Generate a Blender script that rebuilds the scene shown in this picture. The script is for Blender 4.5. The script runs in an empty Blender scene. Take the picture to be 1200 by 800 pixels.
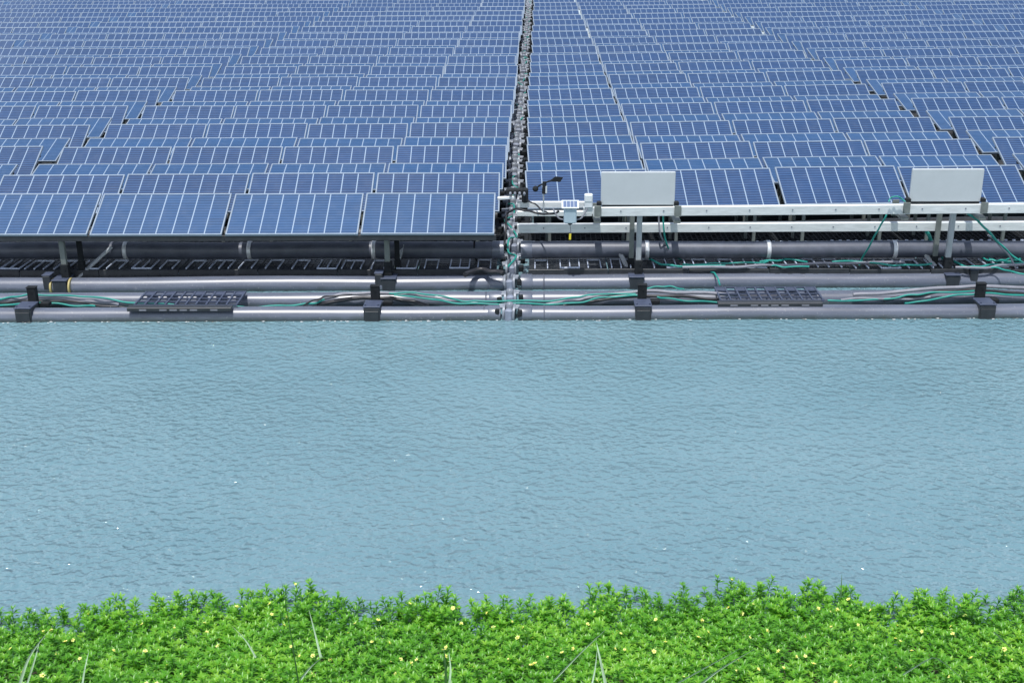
import bpy, math, random
import numpy as np
from mathutils import Vector, Matrix
random.seed(7); rng = np.random.default_rng(11)
R = math.radians
sc = bpy.context.scene
col = sc.collection

# ------------------------------------------------------------------ camera
F = 1400.0                        # focal length in units of a 1200 px wide picture
CAM = Vector((0.1817, 0.0, 5.30))
PITCH, YAW, ROLL = 0.34546, -0.02223, -0.00637
_f = Vector((math.sin(YAW)*math.cos(PITCH), math.cos(YAW)*math.cos(PITCH), -math.sin(PITCH)))
_r = Vector((math.cos(YAW), -math.sin(YAW), 0)); _u = _r.cross(_f)
CR = _r*math.cos(ROLL) + _u*math.sin(ROLL); CU = -_r*math.sin(ROLL) + _u*math.cos(ROLL); CF = _f
cd = bpy.data.cameras.new('camera'); cam = bpy.data.objects.new('camera', cd); col.objects.link(cam)
cd.sensor_width = 36; cd.lens = F/1200*36; cd.clip_end = 5000; cd.clip_start = .1
m = Matrix.Identity(4)
for i in range(3): m[i][0], m[i][1], m[i][2], m[i][3] = CR[i], CU[i], -CF[i], CAM[i]
cam.matrix_world = m
sc.camera = cam

def ray(x, y): return CR*((x-600)/F) + CU*((400-y)/F) + CF
def at(x, y, z):                  # place on the level z
    d = ray(x, y); return CAM + d*((z-CAM.z)/d.z)
def atY(x, y, Y):                 # place in the upright plane Y
    d = ray(x, y); return CAM + d*((Y-CAM.y)/d.y)
def proj(p):
    d = Vector(p)-CAM; z = d.dot(CF)
    return 600+F*d.dot(CR)/z, 400-F*d.dot(CU)/z, z

# ------------------------------------------------------------------ materials
def new_mat(name):
    mt = bpy.data.materials.new(name); mt.use_nodes = True
    nt = mt.node_tree; b = nt.nodes['Principled BSDF']
    return mt, nt, b
def N(nt, typ, **kw):
    n = nt.nodes.new(typ)
    for k, v in kw.items(): setattr(n, k, v)
    return n
def plain(name, c, rough=.5, metal=0., var=.25, scale=6., spec=.5, bump=0., streak=None):
    """base colour broken up by two scales of noise, a little roughness change"""
    mt, nt, b = new_mat(name)
    tc = N(nt, 'ShaderNodeTexCoord')
    src = tc.outputs['Object']
    if streak:
        mp = N(nt, 'ShaderNodeMapping'); mp.inputs['Scale'].default_value = streak
        nt.links.new(src, mp.inputs[0]); src = mp.outputs[0]
    n1 = N(nt, 'ShaderNodeTexNoise'); n1.inputs['Scale'].default_value = scale; n1.inputs['Detail'].default_value = 6
    n1.inputs['Roughness'].default_value = .65
    nt.links.new(src, n1.inputs['Vector'])
    ramp = N(nt, 'ShaderNodeValToRGB')
    ramp.color_ramp.elements[0].position = .3; ramp.color_ramp.elements[1].position = .72
    ramp.color_ramp.elements[0].color = [max(0, x*(1-var)) for x in c]+[1]
    ramp.color_ramp.elements[1].color = [min(1, x*(1+var*.6)) for x in c]+[1]
    nt.links.new(n1.outputs['Fac'], ramp.inputs[0]); nt.links.new(ramp.outputs[0], b.inputs['Base Color'])
    mr = N(nt, 'ShaderNodeMapRange'); mr.inputs['To Min'].default_value = max(.02, rough-.1); mr.inputs['To Max'].default_value = min(1, rough+.12)
    nt.links.new(n1.outputs['Fac'], mr.inputs[0]); nt.links.new(mr.outputs[0], b.inputs['Roughness'])
    b.inputs['Metallic'].default_value = metal; b.inputs['Specular IOR Level'].default_value = spec
    if bump:
        bp = N(nt, 'ShaderNodeBump'); bp.inputs['Strength'].default_value = bump; bp.inputs['Distance'].default_value = .01
        nt.links.new(n1.outputs['Fac'], bp.inputs['Height']); nt.links.new(bp.outputs[0], b.inputs['Normal'])
    return mt

M = {}
M['alu'] = plain('brushed_aluminium', (.66, .68, .70), .42, .35, .12, 9)
M['frame'] = plain('anodised_frame', (.30, .365, .44), .38, .25, .08, 5)
M['beam'] = plain('galvanised_beam', (.66, .69, .69), .45, .2, .16, 5, streak=(1, 6, 6))
M['board'] = plain('grey_painted_sheet', (.44, .48, .50), .55, 0, .06, 3)
M['pipe'] = plain('grey_plastic_pipe', (.108, .124, .165), .33, .0, .25, 3.5, .85, bump=.08, streak=(.35, 3, 3))
_nt = M['pipe'].node_tree; _b = _nt.nodes['Principled BSDF']; _src = _b.inputs['Base Color'].links[0].from_socket
_g = N(_nt, 'ShaderNodeNewGeometry'); _s = N(_nt, 'ShaderNodeSeparateXYZ'); _nt.links.new(_g.outputs['Position'], _s.inputs[0])
_n = N(_nt, 'ShaderNodeTexNoise'); _n.inputs['Scale'].default_value = 5; _n.inputs['Detail'].default_value = 6; _nt.links.new(_g.outputs['Position'], _n.inputs['Vector'])
_m = N(_nt, 'ShaderNodeMath', operation='MULTIPLY_ADD'); _nt.links.new(_n.outputs['Fac'], _m.inputs[0]); _m.inputs[1].default_value = -.09; _nt.links.new(_s.outputs[2], _m.inputs[2])
_r = N(_nt, 'ShaderNodeMapRange'); _r.inputs['From Min'].default_value = -.05; _r.inputs['From Max'].default_value = .02; _r.inputs['To Min'].default_value = .85; _r.inputs['To Max'].default_value = 0
_nt.links.new(_m.outputs[0], _r.inputs[0])     # slime line just above the water
_x = N(_nt, 'ShaderNodeMix', data_type='RGBA'); _nt.links.new(_r.outputs[0], _x.inputs['Factor']); _nt.links.new(_src, _x.inputs['A']); _x.inputs['B'].default_value = (.045, .055, .04, 1)
_w = N(_nt, 'ShaderNodeTexNoise'); _w.inputs['Scale'].default_value = 38; _w.inputs['Detail'].default_value = 4; _nt.links.new(_g.outputs['Position'], _w.inputs['Vector'])
_q = N(_nt, 'ShaderNodeMapRange'); _q.inputs['From Min'].default_value = .62; _q.inputs['From Max'].default_value = .72; _q.inputs['To Max'].default_value = .45; _nt.links.new(_w.outputs['Fac'], _q.inputs[0])
_y = N(_nt, 'ShaderNodeMix', data_type='RGBA'); _nt.links.new(_q.outputs[0], _y.inputs['Factor']); _nt.links.new(_x.outputs['Result'], _y.inputs['A']); _y.inputs['B'].default_value = (.30, .30, .29, 1)
_nt.links.new(_y.outputs['Result'], _b.inputs['Base Color'])
M['pipe_shade_weld'] = plain('shaded_pipe_and_weld', (.085, .095, .125), .4, 0, .25, 5)  # shade on the back pipe put into its base colour; also colours the weld rings
M['black'] = plain('black_rubber', (.018, .021, .024), .7, 0, .35, 12, .15)
M['blackp'] = plain('black_plastic', (.03, .034, .04), .45, 0, .3, 9)
M['grate'] = plain('blue_grey_plastic', (.055, .07, .115), .55, 0, .25, 14)
M['rib'] = plain('highlight_rib_plastic', (.50, .56, .68), .35, 0, .2, 10)  # sky highlights on rib and grating edges put into a pale base colour
M['post'] = plain('galvanised_post', (.40, .43, .45), .45, .25, .2, 7, streak=(6, 6, 1))
M['dullpost'] = plain('weathered_post', (.16, .18, .17), .55, .1, .25, 7)
M['yellow'] = plain('yellow_plastic', (.42, .35, .14), .5, 0, .2, 8)
M['brightyellow'] = plain('yellow_probe_tip', (.75, .62, .04), .4, 0, .1, 8)
M['teal'] = plain('teal_sheath', (.018, .27, .225), .45, 0, .2, 8)
M['cableblack'] = plain('black_sheath', (.02, .02, .024), .42, 0, .3, 8)
M['hose'] = plain('grey_corrugated_hose', (.22, .225, .26), .45, 0, .2, 8)
M['white'] = plain('white_plastic', (.62, .66, .68), .4, 0, .08, 6)
M['logger'] = plain('pale_blue_plastic', (.36, .46, .52), .4, 0, .08, 6)
M['hub'] = plain('zinc_fitting', (.21, .235, .275), .42, .1, .22, 14, .3)
M['spine'] = plain('blue_grey_fitting', (.24, .27, .34), .5, .0, .25, 10, .2)

def cell_material(name, base, nlines=15):
    mt, nt, b = new_mat(name)
    uv = N(nt, 'ShaderNodeUVMap'); sp = N(nt, 'ShaderNodeSeparateXYZ'); nt.links.new(uv.outputs[0], sp.inputs[0])
    def M_(op, a, bb=None, cc=None):
        n = N(nt, 'ShaderNodeMath', operation=op)
        for i, v in enumerate((a, bb, cc)):
            if v is None: continue
            if isinstance(v, (int, float)): n.inputs[i].default_value = v
            else: nt.links.new(v, n.inputs[i])
        return n.outputs[0]
    U, V = sp.outputs[0], sp.outputs[1]           # 0..8 across, 0..1 up the slope
    du = M_('ABSOLUTE', M_('SUBTRACT', M_('FRACT', M_('ADD', U, .5)), .5))        # distance to a column line
    vline = M_('LESS_THAN', du, .034)
    inner = M_('MULTIPLY', M_('GREATER_THAN', U, .2), M_('LESS_THAN', U, 7.8))
    vline = M_('MULTIPLY', vline, inner)
    dv = M_('ABSOLUTE', M_('SUBTRACT', M_('FRACT', M_('MULTIPLY', V, nlines)), .5))
    hline = M_('MULTIPLY', M_('GREATER_THAN', dv, .36), .5)
    # each cell is a slightly different crystal blue
    cid = N(nt, 'ShaderNodeCombineXYZ')
    nt.links.new(M_('FLOOR', U), cid.inputs[0]); nt.links.new(M_('FLOOR', M_('MULTIPLY', V, 5)), cid.inputs[1])
    oi = N(nt, 'ShaderNodeObjectInfo'); nt.links.new(M_('MULTIPLY', oi.outputs['Random'], 97.), cid.inputs[2])
    wn = N(nt, 'ShaderNodeTexWhiteNoise', noise_dimensions='3D'); nt.links.new(cid.outputs[0], wn.inputs['Vector'])
    geo = N(nt, 'ShaderNodeNewGeometry')
    nz = N(nt, 'ShaderNodeTexNoise'); nz.inputs['Scale'].default_value = 1.1; nz.inputs['Detail'].default_value = 5
    nt.links.new(geo.outputs['Position'], nz.inputs['Vector'])
    val = M_('ADD', M_('ADD', .76, M_('MULTIPLY', wn.outputs['Value'], .18)), M_('ADD', M_('MULTIPLY', nz.outputs['Fac'], .22), M_('MULTIPLY', oi.outputs['Random'], .12)))
    cm = N(nt, 'ShaderNodeVectorMath', operation='SCALE'); cm.inputs[0].default_value = base; nt.links.new(val, cm.inputs['Scale'])
    mx1 = N(nt, 'ShaderNodeMix', data_type='RGBA'); nt.links.new(hline, mx1.inputs['Factor'])
    nt.links.new(cm.outputs[0], mx1.inputs['A']); mx1.inputs['B'].default_value = (.065, .15, .33, 1)
    mx2 = N(nt, 'ShaderNodeMix', data_type='RGBA'); nt.links.new(vline, mx2.inputs['Factor'])
    nt.links.new(mx1.outputs['Result'], mx2.inputs['A']); mx2.inputs['B'].default_value = (.27, .355, .46, 1)
    # thin dust film
    dn = N(nt, 'ShaderNodeTexNoise'); dn.inputs['Scale'].default_value = 7; dn.inputs['Detail'].default_value = 8
    nt.links.new(geo.outputs['Position'], dn.inputs['Vector'])
    mx3 = N(nt, 'ShaderNodeMix', data_type='RGBA')
    nt.links.new(M_('MULTIPLY', M_('POWER', dn.outputs['Fac'], 3.), .12), mx3.inputs['Factor'])
    nt.links.new(mx2.outputs['Result'], mx3.inputs['A']); mx3.inputs['B'].default_value = (.45, .46, .47, 1)
    nt.links.new(mx3.outputs['Result'], b.inputs['Base Color'])
    b.inputs['Roughness'].default_value = .45
    b.inputs['Coat Weight'].default_value = 1; b.inputs['Coat Roughness'].default_value = .06; b.inputs['Coat IOR'].default_value = 1.45
    return mt
M['cells'] = cell_material('solar_cells', (.005, .033, .104))
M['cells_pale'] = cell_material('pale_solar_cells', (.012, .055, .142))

# ------------------------------------------------------------------ mesh helpers
class MB:
    def __init__(s): s.v = []; s.f = []; s.m = []; s.uv = {}; s.sm = []
    def add(s, vs, fs, mi=0, smooth=False):
        o = len(s.v); s.v += [tuple(p) for p in vs]
        for f in fs: s.f.append([i+o for i in f]); s.m.append(mi); s.sm.append(smooth)
    def box(s, c, d, mi=0, rot=None, bev=0.):
        hx, hy, hz = d[0]/2, d[1]/2, d[2]/2
        if bev > 0:
            b = min(bev, hx*.49, hy*.49, hz*.49)
            prof = lambda ax, ay: [(-ax+b, -ay), (ax-b, -ay), (ax, -ay+b), (ax, ay-b), (ax-b, ay), (-ax+b, ay), (-ax, ay-b), (-ax, -ay+b)]
            rings = [([(x, y, -hz) for x, y in prof(hx-b, hy-b)]), [(x, y, -hz+b) for x, y in prof(hx, hy)],
                     [(x, y, hz-b) for x, y in prof(hx, hy)], [(x, y, hz) for x, y in prof(hx-b, hy-b)]]
            vs = [p for r in rings for p in r]; fs = [list(range(7, -1, -1)), list(range(24, 32))]
            for k in range(3):
                for i in range(8):
                    j = (i+1) % 8; fs.append([k*8+i, k*8+j, k*8+8+j, k*8+8+i])
        else:
            vs = [(x, y, z) for x in (-hx, hx) for y in (-hy, hy) for z in (-hz, hz)]
            fs = [(0, 1, 3, 2), (4, 6, 7, 5), (0, 4, 5, 1), (2, 3, 7, 6), (0, 2, 6, 4), (1, 5, 7, 3)]
        c = Vector(c)
        s.add([c+(rot @ Vector(p) if rot is not None else Vector(p)) for p in vs], fs, mi)
    def bar(s, p, q, w, h, mi=0, bev=0.):
        p, q = Vector(p), Vector(q); d = q-p; L = d.length; x = d/L
        up = Vector((0, 0, 1)) if abs(x.z) < .95 else Vector((0, 1, 0))
        y = up.cross(x).normalized(); z = x.cross(y)
        s.box((p+q)/2, (L, w, h), mi, Matrix((x, y, z)).transposed(), bev)
    def tube(s, pts, r, n=8, mi=0, cap=True):
        pts = [Vector(p) for p in pts]; o = []; prev = None
        for i, p in enumerate(pts):
            t = (pts[min(i+1, len(pts)-1)]-pts[max(i-1, 0)]).normalized()
            a = prev if prev is not None else (Vector((0, 0, 1)) if abs(t.z) < .9 else Vector((0, 1, 0)))
            a = (a-t*a.dot(t)).normalized(); b = t.cross(a); prev = a
            rr = r[i] if isinstance(r, (list, tuple)) else r
            o += [p+(a*math.cos(k*2*math.pi/n)+b*math.sin(k*2*math.pi/n))*rr for k in range(n)]
        fs = []
        for i in range(len(pts)-1):
            for k in range(n):
                j = (k+1) % n; fs.append((i*n+k, i*n+j, i*n+n+j, i*n+n+k))
        s.add(o, fs, mi, True)
        if cap:
            s.add(o[:n], [list(range(n-1, -1, -1))], mi); s.add(o[-n:], [list(range(n))], mi)
    def build(s, name, mats, parent=None):
        me = bpy.data.meshes.new(name); me.from_pydata(s.v, [], s.f); me.update()
        mats = mats if isinstance(mats, (list, tuple)) else [mats]
        for mm in mats: me.materials.append(mm)
        me.polygons.foreach_set('material_index', s.m); me.polygons.foreach_set('use_smooth', s.sm)
        if s.uv:
            ul = me.uv_layers.new(name='UVMap')
            for p in me.polygons:
                if p.index in s.uv:
                    for li, c in zip(p.loop_indices, s.uv[p.index]): ul.data[li].uv = c
        ob = bpy.data.objects.new(name, me); col.objects.link(ob)
        if parent is not None: ob.parent = parent
        return ob
def tag(o, label=None, cat=None, group=None, kind=None):
    if label: o['label'] = label
    if cat: o['category'] = cat
    if group: o['group'] = group
    if kind: o['kind'] = kind
    return o
def thing(name, label, cat, loc, rz=0, group=None):
    o = bpy.data.objects.new(name, None); col.objects.link(o); o.empty_display_size = .1
    o.location = loc; o.rotation_euler = (0, 0, rz)
    return tag(o, label, cat, group)
def copy_tree(o, parent=None):
    c = o.copy(); col.objects.link(c)
    if parent is not None: c.parent = parent
    for ch in list(o.children): copy_tree(ch, c)
    return c
def smooth_path(pts, n=6):
    pts = [Vector(p) for p in pts]; out = []
    for i in range(len(pts)-1):
        p0, p1, p2, p3 = pts[max(i-1, 0)], pts[i], pts[i+1], pts[min(i+2, len(pts)-1)]
        for k in range(n):
            t = k/n
            out.append(.5*((2*p1)+(p2-p0)*t+(2*p0-5*p1+4*p2-p3)*t*t+(3*p1-p0-3*p2+p3)*t**3))
    out.append(pts[-1]); return out
ONES = 'zeroth first second third fourth fifth sixth seventh eighth ninth tenth eleventh twelfth thirteenth fourteenth fifteenth sixteenth seventeenth eighteenth nineteenth'.split()
TENS = {2: ('twenty', 'twentieth'), 3: ('thirty', 'thirtieth'), 4: ('forty', 'fortieth'), 5: ('fifty', 'fiftieth'), 6: ('sixty', 'sixtieth'), 7: ('seventy', 'seventieth'), 8: ('eighty', 'eightieth'), 9: ('ninety', 'ninetieth')}
def ordinal(n):
    if n < 20: return ONES[n]
    t, o = divmod(n, 10)
    return TENS[t][1] if o == 0 else TENS[t][0]+'-'+ONES[o]

# ------------------------------------------------------------------ sky and sun
SUN_EL, SUN_AZ = 71.0, 196.0       # azimuth clockwise from +Y (away from camera): behind the camera, a little left
w = bpy.data.worlds.new('World'); sc.world = w; w.use_nodes = True
nt = w.node_tree; bg = nt.nodes['Background']
sky = nt.nodes.new('ShaderNodeTexSky'); sky.sky_type = 'NISHITA'; sky.sun_disc = False
sky.sun_elevation = R(SUN_EL); sky.sun_rotation = R(SUN_AZ); sky.air_density = 1.0; sky.dust_density = 1.6; sky.ozone_density = 1.5
tc = nt.nodes.new('ShaderNodeTexCoord'); mp = nt.nodes.new('ShaderNodeMapping'); mp.inputs['Scale'].default_value = (1, 1, 2.2)
nt.links.new(tc.outputs['Generated'], mp.inputs[0])
cn = nt.nodes.new('ShaderNodeTexNoise'); cn.inputs['Scale'].default_value = 3.2; cn.inputs['Detail'].default_value = 8; cn.inputs['Roughness'].default_value = .58
nt.links.new(mp.outputs[0], cn.inputs['Vector'])
cr = nt.nodes.new('ShaderNodeValToRGB'); cr.color_ramp.elements[0].position = .52; cr.color_ramp.elements[1].position = .70
cr.color_ramp.elements[0].color = (0, 0, 0, 1); cr.color_ramp.elements[1].color = (.8, .8, .8, 1); nt.links.new(cn.outputs['Fac'], cr.inputs[0])
cm = nt.nodes.new('ShaderNodeMix'); cm.data_type = 'RGBA'; nt.links.new(cr.outputs[0], cm.inputs['Factor'])
nt.links.new(sky.outputs[0], cm.inputs['A']); cm.inputs['B'].default_value = (7.0, 7.7, 8.6, 1)
sx = nt.nodes.new('ShaderNodeSeparateXYZ'); nt.links.new(tc.outputs['Generated'], sx.inputs[0])
hr = nt.nodes.new('ShaderNodeMapRange'); hr.interpolation_type = 'SMOOTHSTEP'; hr.inputs['From Min'].default_value = .05; hr.inputs['From Max'].default_value = .60
hr.inputs['To Min'].default_value = .9; hr.inputs['To Max'].default_value = 0.; nt.links.new(sx.outputs[2], hr.inputs[0])
hm = nt.nodes.new('ShaderNodeMix'); hm.data_type = 'RGBA'; nt.links.new(hr.outputs[0], hm.inputs['Factor'])
nt.links.new(cm.outputs['Result'], hm.inputs['A']); hm.inputs['B'].default_value = (11.4, 12.4, 13.4, 1)
nt.links.new(hm.outputs['Result'], bg.inputs['Color']); bg.inputs['Strength'].default_value = .12
sl = bpy.data.lights.new('sun', 'SUN'); sl.energy = 3.6; sl.angle = R(.53); sl.color = (1, .98, .95)
so = bpy.data.objects.new('sun', sl); col.objects.link(so)
sd = Vector((math.sin(R(SUN_AZ))*math.cos(R(SUN_EL)), math.cos(R(SUN_AZ))*math.cos(R(SUN_EL)), math.sin(R(SUN_EL))))
so.rotation_euler = (-sd).to_track_quat('-Z', 'Y').to_euler()
so.location = (0, 0, 30)
sc.view_settings.view_transform = 'Standard'; sc.view_settings.look = 'None'
sc.view_settings.exposure = 0.25; sc.view_settings.gamma = 1; sc.view_settings.use_curve_mapping = False

# ------------------------------------------------------------------ water
def water_material():
    mt, nt, b = new_mat('lake_water')
    geo = N(nt, 'ShaderNodeNewGeometry')
    def noise(scale, sx, sy, detail, rough=.55, rot=0.):
        mp = N(nt, 'ShaderNodeMapping'); mp.inputs['Scale'].default_value = (sx, sy, 1); mp.inputs['Rotation'].default_value = (0, 0, rot)
        nt.links.new(geo.outputs['Position'], mp.inputs[0])
        n = N(nt, 'ShaderNodeTexNoise'); n.inputs['Scale'].default_value = scale; n.inputs['Detail'].default_value = detail; n.inputs['Roughness'].default_value = rough
        n.inputs['Distortion'].default_value = .3
        nt.links.new(mp.outputs[0], n.inputs['Vector']); return n.outputs['Fac']
    def mul(a, v):
        n = N(nt, 'ShaderNodeMath', operation='MULTIPLY'); nt.links.new(a, n.inputs[0])
        if isinstance(v, (int, float)): n.inputs[1].default_value = v
        else: nt.links.new(v, n.inputs[1])
        return n.outputs[0]
    def add(a, c):
        n = N(nt, 'ShaderNodeMath', operation='ADD'); nt.links.new(a, n.inputs[0]); nt.links.new(c, n.inputs[1]); return n.outputs[0]
    a = noise(9.5, 1.0, 1.15, 1.4, .4, .12); c = noise(21, 1.0, 1.15, 1.5, .5, -.2); d = noise(1.1, .6, 1, 2)
    h = add(add(mul(a, .058), mul(c, .021)), mul(d, .05))
    gust = noise(.33, .55, 1, 3)
    mr = N(nt, 'ShaderNodeMapRange'); mr.inputs['From Min'].default_value = .35; mr.inputs['From Max'].default_value = .68
    mr.inputs['To Min'].default_value = .65; mr.inputs['To Max'].default_value = 1.3; nt.links.new(gust, mr.inputs[0])
    h = mul(h, mr.outputs[0])
    bp = N(nt, 'ShaderNodeBump'); bp.inputs['Strength'].default_value = 1.; bp.inputs['Distance'].default_value = 1.0
    nt.links.new(h, bp.inputs['Height']); nt.links.new(bp.outputs[0], b.inputs['Normal'])
    ramp = N(nt, 'ShaderNodeValToRGB'); e = ramp.color_ramp.elements
    e[0].position = .3; e[0].color = (.118, .222, .262, 1); e[1].position = .75; e[1].color = (.165, .272, .308, 1)
    nt.links.new(noise(.25, .6, 1, 4), ramp.inputs[0]); nt.links.new(ramp.outputs[0], b.inputs['Base Color'])
    b.inputs['Roughness'].default_value = .06; b.inputs['IOR'].default_value = 1.38
    return mt
M['water'] = water_material()
mb = MB(); S = 1500
mb.add([(-S, -20, 0), (S, -20, 0), (S, 2500, 0), (-S, 2500, 0)], [(0, 1, 2, 3)])
tag(mb.build('lake_water', M['water']), kind='structure')

# ------------------------------------------------------------------ solar panels
PL, PW = .90, 1.945
def panel_meshes(tilt, base_z, top_z, rail=False, cells='cells'):
    """one panel with its upper edge on the local x axis at height top_z-base_z"""
    t = R(tilt); h = top_z-base_z
    ex, ey, ez = Vector((1, 0, 0)), Vector((0, math.cos(t), math.sin(t))), Vector((0, -math.sin(t), math.cos(t)))
    rot = Matrix((ex, ey, ez)).transposed(); O = Vector((0, 0, h))
    P = lambda x, y, z=0: O + ex*x + ey*y + ez*z
    fr = MB(); fw, fd = .022, .038
    fr.box(P(0, -fw/2, -fd/2), (PW, fw, fd), 0, rot, .003); fr.box(P(0, -PL+fw/2, -fd/2), (PW, fw, fd), 0, rot, .003)
    for sx in (-1, 1): fr.box(P(sx*(PW/2-fw/2), -PL/2, -fd/2), (fw, PL-2*fw-.002, fd), 0, rot, .003)
    ce = MB(); x0, x1, y0, y1 = -PW/2+fw-.002, PW/2-fw+.002, -PL+fw-.002, -fw+.002
    ce.add([P(x0, y0, -.006), P(x1, y0, -.006), P(x1, y1, -.006), P(x0, y1, -.006)], [(0, 1, 2, 3)])
    ce.uv[0] = [(0, 0), (8, 0), (8, 1), (0, 1)]
    ce.add([P(x0, y0, -.03), P(x1, y0, -.03), P(x1, y1, -.03), P(x0, y1, -.03)], [(3, 2, 1, 0)], 1)
    fro = fr.build('frame', M['frame']); ceo = ce.build('cell_sheet', [M[cells], M['blackp']])
    legs = []
    for sx in (() if rail else (-.62, .62)):
        for yy in (-.12, -.74):
            lg = MB(); a = P(sx, yy, -.045); lg.box((a.x, a.y, a.z/2), (.045, .045, a.z), 0)
            legs.append(lg.build('support_leg', M['dullpost']))
    ra = MB()
    for yy in (-.2, -.7): ra.bar(P(-PW/2+.02, yy, -.066), P(PW/2-.02, yy, -.066), .05, .05)
    rails = [ra.build('mounting_rail', M['blackp'])]
    if rail:
        fb = MB(); a = P(-PW/2-.02, -PL+.03, -.042); bq = P(PW/2+.02, -PL+.03, -.042)
        fb.box(((a+bq)/2)+Vector((0, .0, -.045)), (PW+.055, .05, .085), 0, None, .004)
        rails.append(fb.build('front_rail', M['blackp']))
    return [fro, ceo]+legs+rails
BASE = .06
Z_D, Z_L, Z_F = 1.40, 1.31, 1.32
TILT = {'d': 29.0, 'l': 17.0, 'f': 28.5}
ZTOP = {'d': Z_D, 'l': Z_L, 'f': Z_F}
rowsL = [(-.394, 18.739, .0110), (-.349, 21.108, .0064), (-.345, 23.516, .0100), (-.359, 25.804, .002), (-.347, 28.163, .004), (-.335, 30.446, -.006), (-.338, 32.739, -.0080)]
rowsR = [(-.028, 18.848, .0643), (-.016, 21.123, .0716), (-.027, 23.462, .0760), (-.055, 25.750, .0950), (-.062, 28.071, .1050), (-.060, 30.524, .1058), (-.037, 32.881, .1100)]
def rowdata(side, n):
    t = rowsL if side < 0 else rowsR
    if n < len(t): return t[n]
    a = t[-1]; k = n-len(t)+1
    x = (-.40 if side < 0 else -.035) + .03*math.sin(n*1.7)
    return (x, a[1]+2.33*k, a[2])
places = []                       # (type, side, k, rowno, centre x, y, shear)
NROW = 19
for side in (-1, 1):
    rows = []
    if side < 0: rows.append(('f', -.427, 17.623, -.001))
    for n in range(NROW):
        x0, y0, sh = rowdata(side, n); rows.append(('d', x0, y0, sh))
        x1, y1, s1 = rowdata(side, n+1)
        rows.append(('l', x0*.4+x1*.6-.004, y0+(y1-y0)*.55, sh*.4+s1*.6))
    for rn, (ty, x0, y0, sh) in enumerate(rows):
        pitch = 1.99 if side < 0 else (2.0 if rn == 0 else 2.02)
        kmax = 4 if (ty == 'f') else 16
        for k in range(kmax):
            xc = x0+side*(k*pitch+.31*(k//4)+pitch/2-.012)
            places.append((ty, side, k, rn, xc, y0+sh*(xc-x0), sh))
def seen(p):
    x, y, z = proj((p[4], p[5], ZTOP[p[0]]))
    return -75 < x < 1275 and y > 2
vis = [p for p in places if seen(p)]
vis.sort(key=lambda p: p[5])
near = vis[:296]; nearset = set(id(p) for p in near)
rest = [p for p in places if id(p) not in nearset]
proto = {}
for ty in ('f', 'd', 'l'):
    root = thing('solar_panel', 'x', 'solar panel', (0, 0, BASE))
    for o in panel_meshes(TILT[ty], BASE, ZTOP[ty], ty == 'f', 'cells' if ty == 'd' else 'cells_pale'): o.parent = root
    proto[ty] = [root, False]
for p in near:
    ty, side, k, rn, xc, yc, sh = p
    root, used = proto[ty]
    o = copy_tree(root) if used else root
    proto[ty][1] = True
    j = random.Random(rn*101+k*7+side)
    o.location = (xc+j.uniform(-.006, .006), yc+j.uniform(-.012, .012), BASE+j.uniform(-.012, .012))
    o.rotation_euler = (R(j.uniform(-.5, .5)), R(j.uniform(-.22, .22)), math.atan(sh))
    if side > 0 and rn > 0: o.scale = (1.014, 1, 1)
    s = 'left' if side < 0 else 'right'
    tag(o, f"{'blue' if ty != 'l' else 'pale blue'} solar panel, {ordinal(k+1)} {s} of the coupling line, {ordinal(rn+1)} row back from open water",
        'solar panel', 'solar panels in rows on the water')
# the rest of the array, too many to count
far = MB(); V = []; FA = []; MI = []; UV = []
pm = {}
for ty in ('d', 'l'):
    root = proto[ty][0]
    pm[ty] = []
    for ch in root.children:
        if ch.name.split('.')[0] in ('frame', 'cell_sheet', 'mounting_rail'):
            me = ch.data; ul = me.uv_layers[0].data if me.uv_layers else None
            pm[ty].append((ch.name.split('.')[0], [v.co.copy() for v in me.vertices], [(list(q.vertices), q.material_index, [ul[i].uv.copy() for i in q.loop_indices] if ul else [(0, 0)]*len(q.vertices)) for q in me.polygons]))
for p in rest:
    ty, side, k, rn, xc, yc, sh = p
    if ty == 'f': continue
    j = random.Random(rn*101+k*7+side)
    mtx = Matrix.Translation((xc, yc+j.uniform(-.02, .02), BASE+j.uniform(-.015, .015))) @ Matrix.Rotation(math.atan(sh), 4, 'Z') @ Matrix.Rotation(R(j.uniform(-.6, .6)), 4, 'X')
    for nm, vs, fs in pm[ty]:
        o = len(V); V += [tuple(mtx @ v) for v in vs]
        for f, mi, uv in fs:
            FA.append([i+o for i in f]); UV += [tuple(c) for c in uv]
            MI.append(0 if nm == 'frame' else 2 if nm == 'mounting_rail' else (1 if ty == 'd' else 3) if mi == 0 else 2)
me = bpy.data.meshes.new('far_solar_panels'); me.from_pydata(V, [], FA); me.update()
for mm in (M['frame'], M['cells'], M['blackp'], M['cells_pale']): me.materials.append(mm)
me.polygons.foreach_set('material_index', MI)
ul = me.uv_layers.new(name='UVMap'); ul.data.foreach_set('uv', np.array(UV, dtype=np.float32).ravel())
fo = bpy.data.objects.new('distant_solar_panels', me); col.objects.link(fo)
tag(fo, 'hazy mass of small blue solar panel rows filling the far end of the array', 'solar panels', kind='stuff')

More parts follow.
